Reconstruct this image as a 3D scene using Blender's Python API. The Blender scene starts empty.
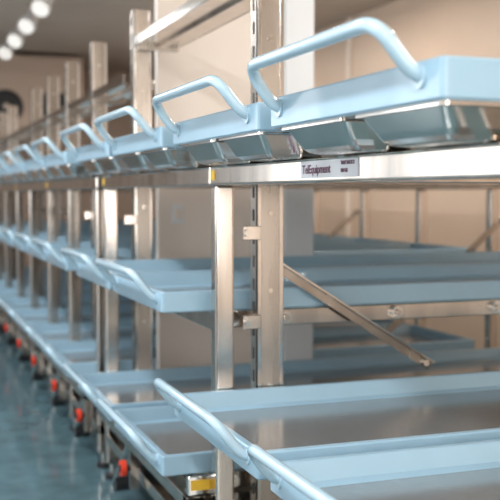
import bpy, bmesh, math
from mathutils import Vector, Matrix
H=1.12
sc=bpy.context.scene
try: sc.view_settings.view_transform='Standard'
except: pass

# ---------------- materials
def mat(name,col,rough=.5,metal=0,noise=0,scale=20,stretch=(1,1,1),bump=0,emit=None,es=0,spec=.5,coat=0,rvar=0):
    m=bpy.data.materials.new(name); m.use_nodes=True
    nt=m.node_tree; b=nt.nodes['Principled BSDF']
    b.inputs['Base Color'].default_value=(*col,1); b.inputs['Roughness'].default_value=rough
    b.inputs['Metallic'].default_value=metal
    b.inputs['Specular IOR Level'].default_value=spec
    b.inputs['Coat Weight'].default_value=coat
    if emit: b.inputs['Emission Color'].default_value=(*emit,1); b.inputs['Emission Strength'].default_value=es
    if noise or bump:
        tc=nt.nodes.new('ShaderNodeTexCoord'); mp=nt.nodes.new('ShaderNodeMapping'); mp.inputs['Scale'].default_value=stretch
        n=nt.nodes.new('ShaderNodeTexNoise'); n.inputs['Scale'].default_value=scale; n.inputs['Detail'].default_value=4
        nt.links.new(tc.outputs['Object'],mp.inputs['Vector']); nt.links.new(mp.outputs['Vector'],n.inputs['Vector'])
        if noise:
            r=nt.nodes.new('ShaderNodeValToRGB'); e=r.color_ramp.elements
            e[0].position=.3; e[1].position=.7
            e[0].color=(*[c*(1-noise) for c in col],1); e[1].color=(*[min(1,c*(1+noise)) for c in col],1)
            nt.links.new(n.outputs['Fac'],r.inputs['Fac']); nt.links.new(r.outputs['Color'],b.inputs['Base Color'])
        if rvar:
            mr=nt.nodes.new('ShaderNodeMapRange'); mr.inputs['To Min'].default_value=rough-rvar; mr.inputs['To Max'].default_value=rough+rvar
            nt.links.new(n.outputs['Fac'],mr.inputs['Value']); nt.links.new(mr.outputs['Result'],b.inputs['Roughness'])
        if bump:
            bp=nt.nodes.new('ShaderNodeBump'); bp.inputs['Strength'].default_value=bump; bp.inputs['Distance'].default_value=.002
            nt.links.new(n.outputs['Fac'],bp.inputs['Height']); nt.links.new(bp.outputs['Normal'],b.inputs['Normal'])
    return m
M_BLUE=mat('blue_powder_coat',(.37,.56,.69),.28,coat=.4,noise=.03,scale=8)
M_FLOORTRAY=mat('tray_floor_grey',(.42,.43,.43),.18,metal=.6,noise=.06,scale=5)
M_HANDLE=mat('handle_pale_blue',(.50,.68,.79),.22,coat=.6,noise=.02)
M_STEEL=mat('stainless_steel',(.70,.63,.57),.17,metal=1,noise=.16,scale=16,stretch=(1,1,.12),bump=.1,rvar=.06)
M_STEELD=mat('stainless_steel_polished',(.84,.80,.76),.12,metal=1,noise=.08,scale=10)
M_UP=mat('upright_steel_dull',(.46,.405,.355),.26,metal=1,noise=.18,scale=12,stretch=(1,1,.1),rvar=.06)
M_HOLE=mat('slot_hole_dark',(.05,.045,.04),.6,noise=.1)
M_BLACK=mat('black_rubber',(.02,.02,.022),.5,noise=.1)
M_RED=mat('red_plastic',(.85,.06,.02),.35,noise=.05)
M_YEL=mat('yellow_label',(.85,.50,.04),.5,noise=.05)
M_WHITE=mat('white_label',(.85,.85,.86),.4,noise=.02)
M_LABEL=mat('beam_label',(.72,.72,.76),.4,noise=.02)
M_TXT=mat('label_print',(.14,.03,.08),.5,noise=.02)
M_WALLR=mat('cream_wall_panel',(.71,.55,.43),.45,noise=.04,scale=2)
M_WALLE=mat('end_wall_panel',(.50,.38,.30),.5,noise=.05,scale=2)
M_PALE=mat('pale_insulated_panel',(.90,.79,.70),.35,noise=.03,scale=3)
M_COOL=mat('white_wall_panel',(.80,.83,.86),.4,noise=.03,scale=3)
M_DARK=mat('dark_door_panel',(.12,.11,.10),.4,noise=.1,scale=3)  # used only on the added door and the frames of the added windows
M_CEIL=mat('ceiling_panel',(.50,.43,.37),.55,noise=.05,scale=2)
M_FLOOR=mat('teal_resin_floor',(.095,.165,.19),.12,noise=.2,scale=9,bump=.08)
M_LAMP=mat('lamp_diffuser',(.9,.88,.85),.4,noise=.01,emit=(1,.93,.85),es=.5)
M_TUBE=mat('fluorescent_tube',(.9,.9,.9),.4,noise=.01,emit=(1,.97,.92),es=6)
M_GLOWPANE=mat('frosted_window_pane',(.9,.93,.95),.4,noise=.01,emit=(.93,.97,1),es=.55)  # glowing sheet for the added out-of-view windows

class MB:
    def __init__(s): s.v=[];s.f=[];s.m=[];s.sm=[];s.mats=[]
    def mi(s,m):
        if m not in s.mats: s.mats.append(m)
        return s.mats.index(m)
    def add(s,vs,fs,m,smooth=False):
        o=len(s.v); k=s.mi(m); s.v+=[tuple(p) for p in vs]
        for f in fs: s.f.append([i+o for i in f]); s.m.append(k); s.sm.append(smooth)
    def box(s,x0,x1,y0,y1,z0,z1,m,b=.003,seg=2,smooth=False):
        bm=bmesh.new(); bmesh.ops.create_cube(bm,size=1)
        for v in bm.verts: v.co=Vector(((x0+x1)/2+v.co.x*(x1-x0),(y0+y1)/2+v.co.y*(y1-y0),(z0+z1)/2+v.co.z*(z1-z0)))
        b=min(b,.3*min(x1-x0,y1-y0,z1-z0))
        if b>0: bmesh.ops.bevel(bm,geom=bm.edges[:],offset=b,segments=seg,affect='EDGES',profile=.5)
        bm.verts.index_update()
        s.add([v.co[:] for v in bm.verts],[[v.index for v in f.verts] for f in bm.faces],m); bm.free()
    def bar(s,p,q,w,t,m,ref=(0,1,0)):
        p=Vector(p);q=Vector(q);d=(q-p).normalized();r=Vector(ref);n=d.cross(r).normalized()
        vs=[]
        for e in (p,q):
            for a,b in ((-1,-1),(1,-1),(1,1),(-1,1)): vs.append(e+n*a*w/2+r*b*t/2)
        s.add(vs,[[0,1,2,3],[7,6,5,4],[0,4,5,1],[1,5,6,2],[2,6,7,3],[3,7,4,0]],m)
    def tube(s,path,r,m,n=12):
        P=[Vector(p) for p in path]; rings=[]; up=None
        for i,p in enumerate(P):
            d=((P[min(i+1,len(P)-1)]-P[max(i-1,0)])).normalized()
            if up is None: up=d.orthogonal().normalized()
            up=(up-d*up.dot(d)).normalized(); sd=d.cross(up)
            rings.append([p+up*math.cos(2*math.pi*k/n)*r+sd*math.sin(2*math.pi*k/n)*r for k in range(n)])
        vs=[v for g in rings for v in g]; fs=[]
        for i in range(len(P)-1):
            for k in range(n): fs.append([i*n+k,i*n+(k+1)%n,(i+1)*n+(k+1)%n,(i+1)*n+k])
        s.add(vs,fs,m,True)
        s.add(rings[0],[list(range(n))[::-1]],m); s.add(rings[-1],[list(range(n))],m)
    def cyl(s,p,q,r,m,n=20): s.tube([p,q],r,m,n)
    def obj(s,name,parent=None,loc=(0,0,0)):
        me=bpy.data.meshes.new(name); me.from_pydata(s.v,[],s.f)
        for m in s.mats: me.materials.append(m)
        me.polygons.foreach_set('material_index',s.m); me.polygons.foreach_set('use_smooth',s.sm)
        bm=bmesh.new(); bm.from_mesh(me); bmesh.ops.recalc_face_normals(bm,faces=bm.faces); bm.to_mesh(me); bm.free()
        o=bpy.data.objects.new(name,me); sc.collection.objects.link(o); o.location=loc
        if parent: o.parent=parent
        return o

def rrect(x0,x1,y0,y1,r,z,n=5):
    out=[]
    for cx,cy,a0 in ((x1-r,y1-r,0),(x0+r,y1-r,90),(x0+r,y0+r,180),(x1-r,y0+r,270)):
        for k in range(n+1):
            a=math.radians(a0+90*k/n); out.append((cx+r*math.cos(a),cy+r*math.sin(a),z))
    return out
def fillet(pts,r,n=7):
    P=[Vector(p) for p in pts]; out=[P[0]]
    for i in range(1,len(P)-1):
        a=(P[i-1]-P[i]); b=(P[i+1]-P[i]); ra=min(r,a.length*.48); rb=min(r,b.length*.48)
        A=P[i]+a.normalized()*ra; B=P[i]+b.normalized()*rb
        for k in range(n+1):
            t=k/n; out.append(A*(1-t)**2+P[i]*2*t*(1-t)+B*t*t)
    out.append(P[-1]); return out

# ---------------- tray (origin = near aisle bottom corner)
TL,TW,TH=1.93,.60,.055
def tray_mesh():
    b=MB(); L,W,T=TL,TW,TH
    rings=[rrect(0.004,L-.004,.004,W-.004,.006,0),rrect(0,L,0,W,.008,.004),rrect(0,L,0,W,.008,T-.003),
           rrect(.002,L-.002,.002,W-.002,.007,T),rrect(.016,L-.016,.016,W-.016,.008,T),
           rrect(.018,L-.018,.018,W-.018,.008,T-.003),rrect(.030,L-.030,.030,W-.030,.02,.018),rrect(.05,L-.05,.05,W-.05,.02,.012)]
    n=len(rings[0]); vs=[v for g in rings for v in g]; fs=[]
    for i in range(len(rings)-1):
        for k in range(n): fs.append([i*n+k,i*n+(k+1)%n,(i+1)*n+(k+1)%n,(i+1)*n+k])
    b.add(vs,fs,M_BLUE); b.add(rings[0],[list(range(n))],M_STEEL); b.add(rings[-1],[list(range(n))],M_FLOORTRAY)
    z=.034
    pts=[(.004,.055,z),(-.018,.055,z+.01),(-.062,.062,z+.070),(-.062,.545,z+.070),(-.018,.552,z+.01),(.004,.552,z)]
    b.tube(fillet(pts,.045,9),.0108,M_HANDLE,14)
    for y in (.055,.552): b.cyl((-.004,y,z),(.003,y,z),.016,M_HANDLE)
    return b
tm=tray_mesh().obj('tray_mesh_src'); tray_me=tm.data; bpy.data.objects.remove(tm)
def tray(x,y,ztop):
    o=bpy.data.objects.new('storage_tray',tray_me); sc.collection.objects.link(o); o.location=(x,y,H+ztop-TH); return o

def cradle():
    b=MB()
    def pan(x0,x1,y0,y1,ht):
        R=[rrect(x0-.008,x1+.008,y0-.010,y1+.010,.010,ht),rrect(x0-.008,x1+.008,y0-.010,y1+.010,.010,ht-.004),
           rrect(x0,x1,y0,y1,.012,ht-.005),rrect(x0+.016,x1-.016,y0+.014,y1-.014,.014,.018),rrect(x0+.022,x1-.022,y0+.020,y1-.020,.014,.009),
           rrect(x0+.030,x1-.030,y0+.028,y1-.028,.014,.003),rrect(x0+.042,x1-.042,y0+.040,y1-.040,.014,0)]
        n=len(R[0])
        for i in range(len(R)-1):
            b.add(R[i]+R[i+1],[[k,(k+1)%n,n+(k+1)%n,n+k] for k in range(n)],M_STEELD if i!=1 else M_UP)
        b.add(R[-1],[list(range(n))],M_STEELD); b.add(R[0],[list(range(n))],M_STEELD)
    pan(.02,.42,.03,.27,.049); pan(.02,.42,.33,.57,.049); pan(1.35,1.85,.05,.55,.049)
    b.box(.44,1.30,.10,.14,.0,.049,M_STEEL); b.box(.44,1.30,.46,.50,.0,.049,M_STEEL)
    return b
co=cradle().obj('x'); cradle_me=co.data; bpy.data.objects.remove(co)

X0=.65; TOP=.174; MID=-.256; LOW=-.69; LOW0=-.50
BAY=[1.08,2.46,3.96,5.36,6.76,8.16]
for k,yb0 in enumerate(BAY):
    for y in (yb0,yb0+.665):
        tray(X0,y,TOP)
        c=bpy.data.objects.new('tray_cradle',cradle_me); sc.collection.objects.link(c); c.location=(X0,y,H+TOP-TH-.049)
        if k==0: tray(X0,y,LOW0)
        else: tray(X0,y,MID); tray(X0,y,LOW)

# ---------------- racks
def foot(b,x,y):
    b.cyl((x,y,.02),(x,y,.06),.010,M_STEELD); b.cyl((x,y,0),(x,y,.02),.028,M_BLACK)
def post(b,x,y,zt,w=.045,m=None,fz=.06):
    b.box(x,x+.05,y,y+w,fz,H+zt,m or M_STEEL,.007,4); foot(b,x+.025,y+w/2)
def wheel(b,x,y,z,r=.014):
    b.cyl((x,y,z),(x,y-.016,z),r,M_STEELD); b.cyl((x,y-.016,z),(x,y-.024,z),r*.5,M_STEEL)
FX=.765; BX=2.62
UPR=[[(2.36)],[3.73],[4.573,5.29],[5.973,6.69],[8.09],[8.77]]
racks=[]
for k,ys in enumerate(BAY):
    b=MB(); yE=ys+1.275
    yS={0:ys-.055,1:2.405,2:3.905}.get(k,ys-.08)
    if k in (0,2): 
        for x in (FX,BX): post(b,x,yS,.0215)
    for x in (FX,BX): post(b,x,yE,.0215)
    if k>=2:
        for x in (FX,BX): post(b,x,ys+.61,.0215)
    y0=yS; y1=yE+.045
    for x in (FX,BX): b.box(x,x+.05,y0,y1,H+.0215,H+.07,M_STEEL,.006,4)
    b.box(FX+.05,BX,yE,yE+.045,H+.0215,H+.065,M_STEEL)
    b.box(FX+.05,BX,ys+.61,ys+.65,H+.0215,H+.065,M_STEEL)
    levels=[LOW0] if k==0 else [MID,LOW]
    for li,L in enumerate(levels):
        zt=H+L-TH
        for x in (FX+.01,BX): b.box(x,x+.03,y0,y1-.045,zt-.045,zt,M_STEEL)
        for i,y in enumerate((ys-.01,ys+.55,ys+.675,ys+1.22)):
            b.box(FX+.04,BX,y,y+.04,zt-.045,zt,M_STEEL)
            if i==0:
                for x in (.84,.99,1.33,1.66,2.0): wheel(b,x,y,zt-.022,.017)
        if L==LOW:
            b.box(FX-.05,FX+.0,y0+.05,yE-.02,zt-.10,zt-.06,M_STEEL)
            b.box(FX-.048,FX+.06,ys-.012,ys+.01,zt-.055,zt-.003,M_STEELD)
            b.box(FX-.040,FX+.05,ys-.016,ys-.013,zt-.040,zt-.014,M_YEL,0)
            b.box(FX-.05,BX,yE-.05,yE-.01,zt-.10,zt-.06,M_STEEL); b.box(FX-.05,BX,y0+.05,y0+.09,zt-.10,zt-.06,M_STEEL)
            for y in (ys+.03,ys+.70):
                b.bar((FX-.025,y+.01,zt-.05),(FX-.025,y+.01,zt-.24),.03,.02,M_STEEL)
                b.cyl((FX-.04,y+.01,zt-.17),(FX-.055,y+.01,zt-.17),.011,M_BLACK)
                b.cyl((FX-.055,y+.01,zt-.17),(FX-.072,y+.01,zt-.17),.027,M_RED)
                b.cyl((FX-.072,y+.01,zt-.17),(FX-.078,y+.01,zt-.17),.012,M_BLACK)
                b.bar((FX-.03,y+.03,zt-.08),(FX-.03,y+.30,zt-.30),.022,.015,M_STEELD,(1,0,0))
                b.cyl((FX-.03,y+.3,zt-.30),(FX+.03,y+.3,zt-.30),.035,M_BLACK)
                b.box(FX+.02,FX+.34,y+.1,y+.30,zt-.26,zt-.12,M_BLACK,.01)
            b.box(FX,FX+.05,y0,yE,H-.98,H-.94,M_STEEL); b.box(BX,BX+.05,y0,yE,H-.98,H-.94,M_STEEL)
    if k==0:
        yb=2.425
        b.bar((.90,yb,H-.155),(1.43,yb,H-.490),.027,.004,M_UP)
        b.bar((.902,yb-.008,H-.143),(1.435,yb-.008,H-.479),.004,.020,M_STEELD)
        b.cyl((.925,yb-.016,H-.172),(.925,yb,H-.172),.009,M_STEELD)
        b.cyl((1.41,yb-.016,H-.478),(1.41,yb,H-.478),.009,M_STEELD)
    else:
        yb=(yE+.06 if k>1 else 3.79)
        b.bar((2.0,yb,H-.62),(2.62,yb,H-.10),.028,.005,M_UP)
    xu=.877
    for yu in UPR[k]:
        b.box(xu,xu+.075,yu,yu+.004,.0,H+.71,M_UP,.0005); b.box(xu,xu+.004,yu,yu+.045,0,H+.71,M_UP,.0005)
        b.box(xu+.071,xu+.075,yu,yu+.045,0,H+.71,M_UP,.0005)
        b.box(xu+.002,xu+.012,yu-.004,yu,0.01,H+.705,M_STEELD,.001); b.box(xu+.063,xu+.073,yu-.004,yu,0.01,H+.705,M_STEELD,.001)
        b.box(xu-.02,xu+.095,yu-.005,yu+.05,0,.006,M_STEEL,.001)
        for z in (-.10,-.33):
            b.box(xu-.040,xu+.01,yu-.010,yu-.004,H+z-.018,H+z+.018,M_STEEL); b.cyl((xu-.028,yu-.018,H+z),(xu-.028,yu-.008,H+z),.010,M_STEELD)
        for z in (-.9,-.7,-.5,-.25,-.05,.2,.4,.6):
            b.cyl((xu+.037,yu,H+z),(xu+.037,yu-.006,H+z),.006,M_STEELD,10)
        z=-.85
        while z<.68:
            b.box(xu-.0008,xu,yu+.016,yu+.028,H+z,H+z+.03,M_HOLE,0); z+=.06
    if k==0: b.box(FX-.0015,FX,1.545,1.80,H+.031,H+.064,M_LABEL,0)
    b.box(FX-.0015,FX,yE+.005,yE+.04,H+.035,H+.06,M_YEL,0)
    racks.append(b.obj('tray_rack'))
for body,yy,zz,sz in (('TelEquipment',1.792,.040,.0235),('TRAY RACK 2',1.615,.054,.009),('500 KG',1.615,.040,.009)):
    cu=bpy.data.curves.new('label_text','FONT'); cu.body=body; cu.size=sz; cu.extrude=.0003; cu.offset=.0004; cu.materials.append(M_TXT)
    t=bpy.data.objects.new('label_text',cu); sc.collection.objects.link(t)
    t.matrix_world=Matrix(((0,0,-1,FX-.002),(-1,0,0,yy),(0,1,0,H+zz),(0,0,0,1)))
    t.parent=racks[0]

def shelf(x0,x1,segs,z,name='overhead_shelf'):
    b=MB()
    for y0,y1 in segs:
        b.box(x0,x1,y0,y1,z,z+.004,M_STEEL,.001)
        b.box(x0,x0+.004,y0,y1,z-.002,z+.035,M_STEELD,.001); b.box(x1-.004,x1,y0,y1,z-.002,z+.035,M_STEELD,.001)
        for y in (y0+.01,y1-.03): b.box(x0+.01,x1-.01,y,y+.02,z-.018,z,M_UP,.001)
        b.box(x0+(x1-x0)*.5-.012,x0+(x1-x0)*.5+.012,y0,y1,z-.012,z,M_STEEL,.001)
    return b.obj(name)
shelf(.88,1.06,[(1.3,2.355),(2.41,3.725)],H+.57)
shelf(.88,1.04,[(3.91,4.57),(4.622,5.285),(5.34,5.968),(6.02,6.685),(6.74,8.085),(8.14,8.765)],H+.445)

# ---------------- room
def rbox(name,*a):
    b=MB(); b.box(*a,0); return b.obj(name)
rbox('floor',-1.7,3.5,-2.6,11.1,-.1,0,M_FLOOR)
rbox('ceiling',-1.7,3.5,-2.6,11.1,H+1.38,H+1.48,M_CEIL)
rbox('wall_right',3.4,3.5,-2.6,11.1,0,H+1.38,M_WALLR)
rbox('wall_left',-1.7,-1.6,-2.6,11.1,0,H+1.38,M_COOL)
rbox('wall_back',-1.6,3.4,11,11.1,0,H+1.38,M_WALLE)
rbox('wall_front',-1.6,3.4,-2.6,-2.5,0,H+1.38,M_PALE)
b=MB(); y=-.2  # unseen door, added to give the steel something dark to reflect
b.box(-1.598,-1.55,y,y+.95,0.01,2.05,M_DARK,.004)
for a in (y-.06,y+.95): b.box(-1.598,-1.545,a,a+.06,0.01,2.11,M_STEEL,.003)
b.box(-1.598,-1.545,y,y+.95,2.05,2.11,M_STEEL,.003); b.cyl((-1.51,y+.1,.95),(-1.51,y+.1,1.25),.012,M_STEELD)
b.cyl((-1.55,y+.1,.98),(-1.51,y+.1,.98),.008,M_STEELD); b.cyl((-1.55,y+.1,1.22),(-1.51,y+.1,1.22),.008,M_STEELD)
b.obj('door_1')
def light(name,loc,rot,sx,sy,e,c,parent):
    l=bpy.data.lights.new(name,'AREA'); l.shape='RECTANGLE'; l.size=sx; l.size_y=sy; l.energy=e; l.color=c
    o=bpy.data.objects.new(name,l); sc.collection.objects.link(o); o.location=loc; o.rotation_euler=rot; o.parent=parent
for i,y in enumerate((1.6,4.0,6.4)):  # unseen windows added for bounce and bright reflections in the steel
    b=MB(); z0,z1=.95,2.0; L=1.3
    b.box(-1.598,-1.590,y,y+L,z0,z1,M_GLOWPANE,0)
    for a in (y-.05,y+L/2-.02,y+L): b.box(-1.598,-1.57,a,a+.05,z0-.05,z1+.05,M_DARK,.003)
    for a in (z0-.05,z1): b.box(-1.598,-1.57,y,y+L,a,a+.05,M_DARK,.003)
    o=b.obj('window_%d'%(i+1))
    light('window_light',(-1.55,y+L/2,(z0+z1)/2),(0,math.radians(-90),0),z1-z0,L,9,(.93,.97,1),o)  # fill light in front of the added pane
b=MB(); xa,xb,z0,z1=-.3,2.3,.7,2.0  # unseen window added behind the camera to brighten the partition
b.box(xa,xb,-2.498,-2.49,z0,z1,M_GLOWPANE,0)
for a in (xa-.05,(xa+xb)/2-.02,xb): b.box(a,a+.05,-2.498,-2.47,z0-.05,z1+.05,M_DARK,.003)
for a in (z0-.05,z1): b.box(xa,xb,-2.498,-2.47,a,a+.05,M_DARK,.003)
o=b.obj('window_4')
light('window_light',((xa+xb)/2,-2.45,(z0+z1)/2),(math.radians(90),0,0),xb-xa,z1-z0,44,(1,.96,.91),o)  # fill light for camera-facing surfaces
b=MB()
b.box(1.0,1.67,3.825,3.875,0,H+1.38,M_PALE,.004)
b.box(1.055,1.105,3.815,3.825,H-.12,H-.04,M_WHITE,.003); b.box(1.067,1.093,3.808,3.815,H-.10,H-.06,M_PALE,.002)
b.box(1.54,1.67,3.80,3.825,0,H+1.38,M_COOL,.004)
b.obj('wall_partition')
b=MB()
for i,y in enumerate((2.2,4.6,7.0,9.4)): b.box(3.37,3.4,y,y+.04,0,H+1.38,M_PALE,.004)
b.obj('trim_1')

for x,y0,e in ((-.5,-2.0,34),(-.5,.2,32),(-.5,2.4,30),(-.5,4.6,32),(-.5,6.9,30),(1.5,-2.0,34),(2.4,.2,20),(2.4,2.6,20),(2.4,5.2,22),(2.4,7.6,16)):  # pair behind the camera is added for front lighting
    b=MB(); z=H+1.38
    b.box(x-.09,x+.09,y0,y0+1.3,z-.05,z,M_WHITE,.008)
    for dx in (-.045,.045): b.cyl((x+dx,y0+.04,z-.066),(x+dx,y0+1.26,z-.066),.014,M_TUBE)
    o=b.obj('ceiling_light')
    light('tube_light',(x,y0+.65,z-.09),(0,0,0),.2,1.25,e,(.94,.97,1) if x<0 else (1,.89,.79),o)
# angled spot heads on stems
for i in range(5):
    b=MB(); y=5.9+i*.72; x=.98; z=H+1.38
    b.cyl((x,y,z-.07),(x,y,z),.012,M_STEEL); b.cyl((x,y,z-.008),(x,y,z),.04,M_STEEL)
    p=Vector((x+.01,y+.03,z-.07)); q=p+Vector((-.05,-.09,-.075)); d=(q-p).normalized()
    b.cyl(p,q,.045,M_WHITE,24); b.cyl(q,q+d*.05,.062,M_WHITE,24); b.cyl(q+d*.05,q+d*.055,.054,M_LAMP,24)
    b.obj('ceiling_spotlight')
b=MB(); fx,fy,fz=1.03,9.7,H+.84
b.box(fx-.35,fx+.75,fy,fy+.4,fz-.2,fz+.50,M_WALLE,.01)
for cx in (fx,fx+.46):
    ring=[(cx+.15*math.cos(a*math.pi/16),fy-.01,fz+.15*math.sin(a*math.pi/16)) for a in range(33)]
    b.tube(ring,.014,M_BLACK,8); b.cyl((cx,fy-.002,fz),(cx,fy,fz),.145,M_BLACK); b.cyl((cx,fy-.05,fz),(cx,fy,fz),.03,M_UP)
    for j in range(5):
        a=j*2*math.pi/5; b.bar((cx+.02*math.cos(a),fy-.025,fz+.02*math.sin(a)),(cx+.13*math.cos(a),fy-.025,fz+.13*math.sin(a)),.06,.004,M_BLACK)
for a in (fx-.3,fx+.7): b.cyl((a,fy+.2,fz+.5),(a,fy+.2,H+1.38),.01,M_STEEL)
b.obj('evaporator_fan_unit')

w=bpy.data.worlds.new('w'); sc.world=w; w.use_nodes=True
w.node_tree.nodes['Background'].inputs[0].default_value=(.8,.85,.9,1); w.node_tree.nodes['Background'].inputs[1].default_value=.4

cd=bpy.data.cameras.new('camera'); cam=bpy.data.objects.new('camera',cd); sc.collection.objects.link(cam); sc.camera=cam
cam.location=(0,0,H); cam.rotation_euler=(math.radians(90-3.28),0,math.radians(-20))
cd.sensor_width=36; cd.lens=977/500*36
cd.dof.use_dof=True; cd.dof.focus_distance=1.95; cd.dof.aperture_fstop=4.5; cd.clip_start=.01
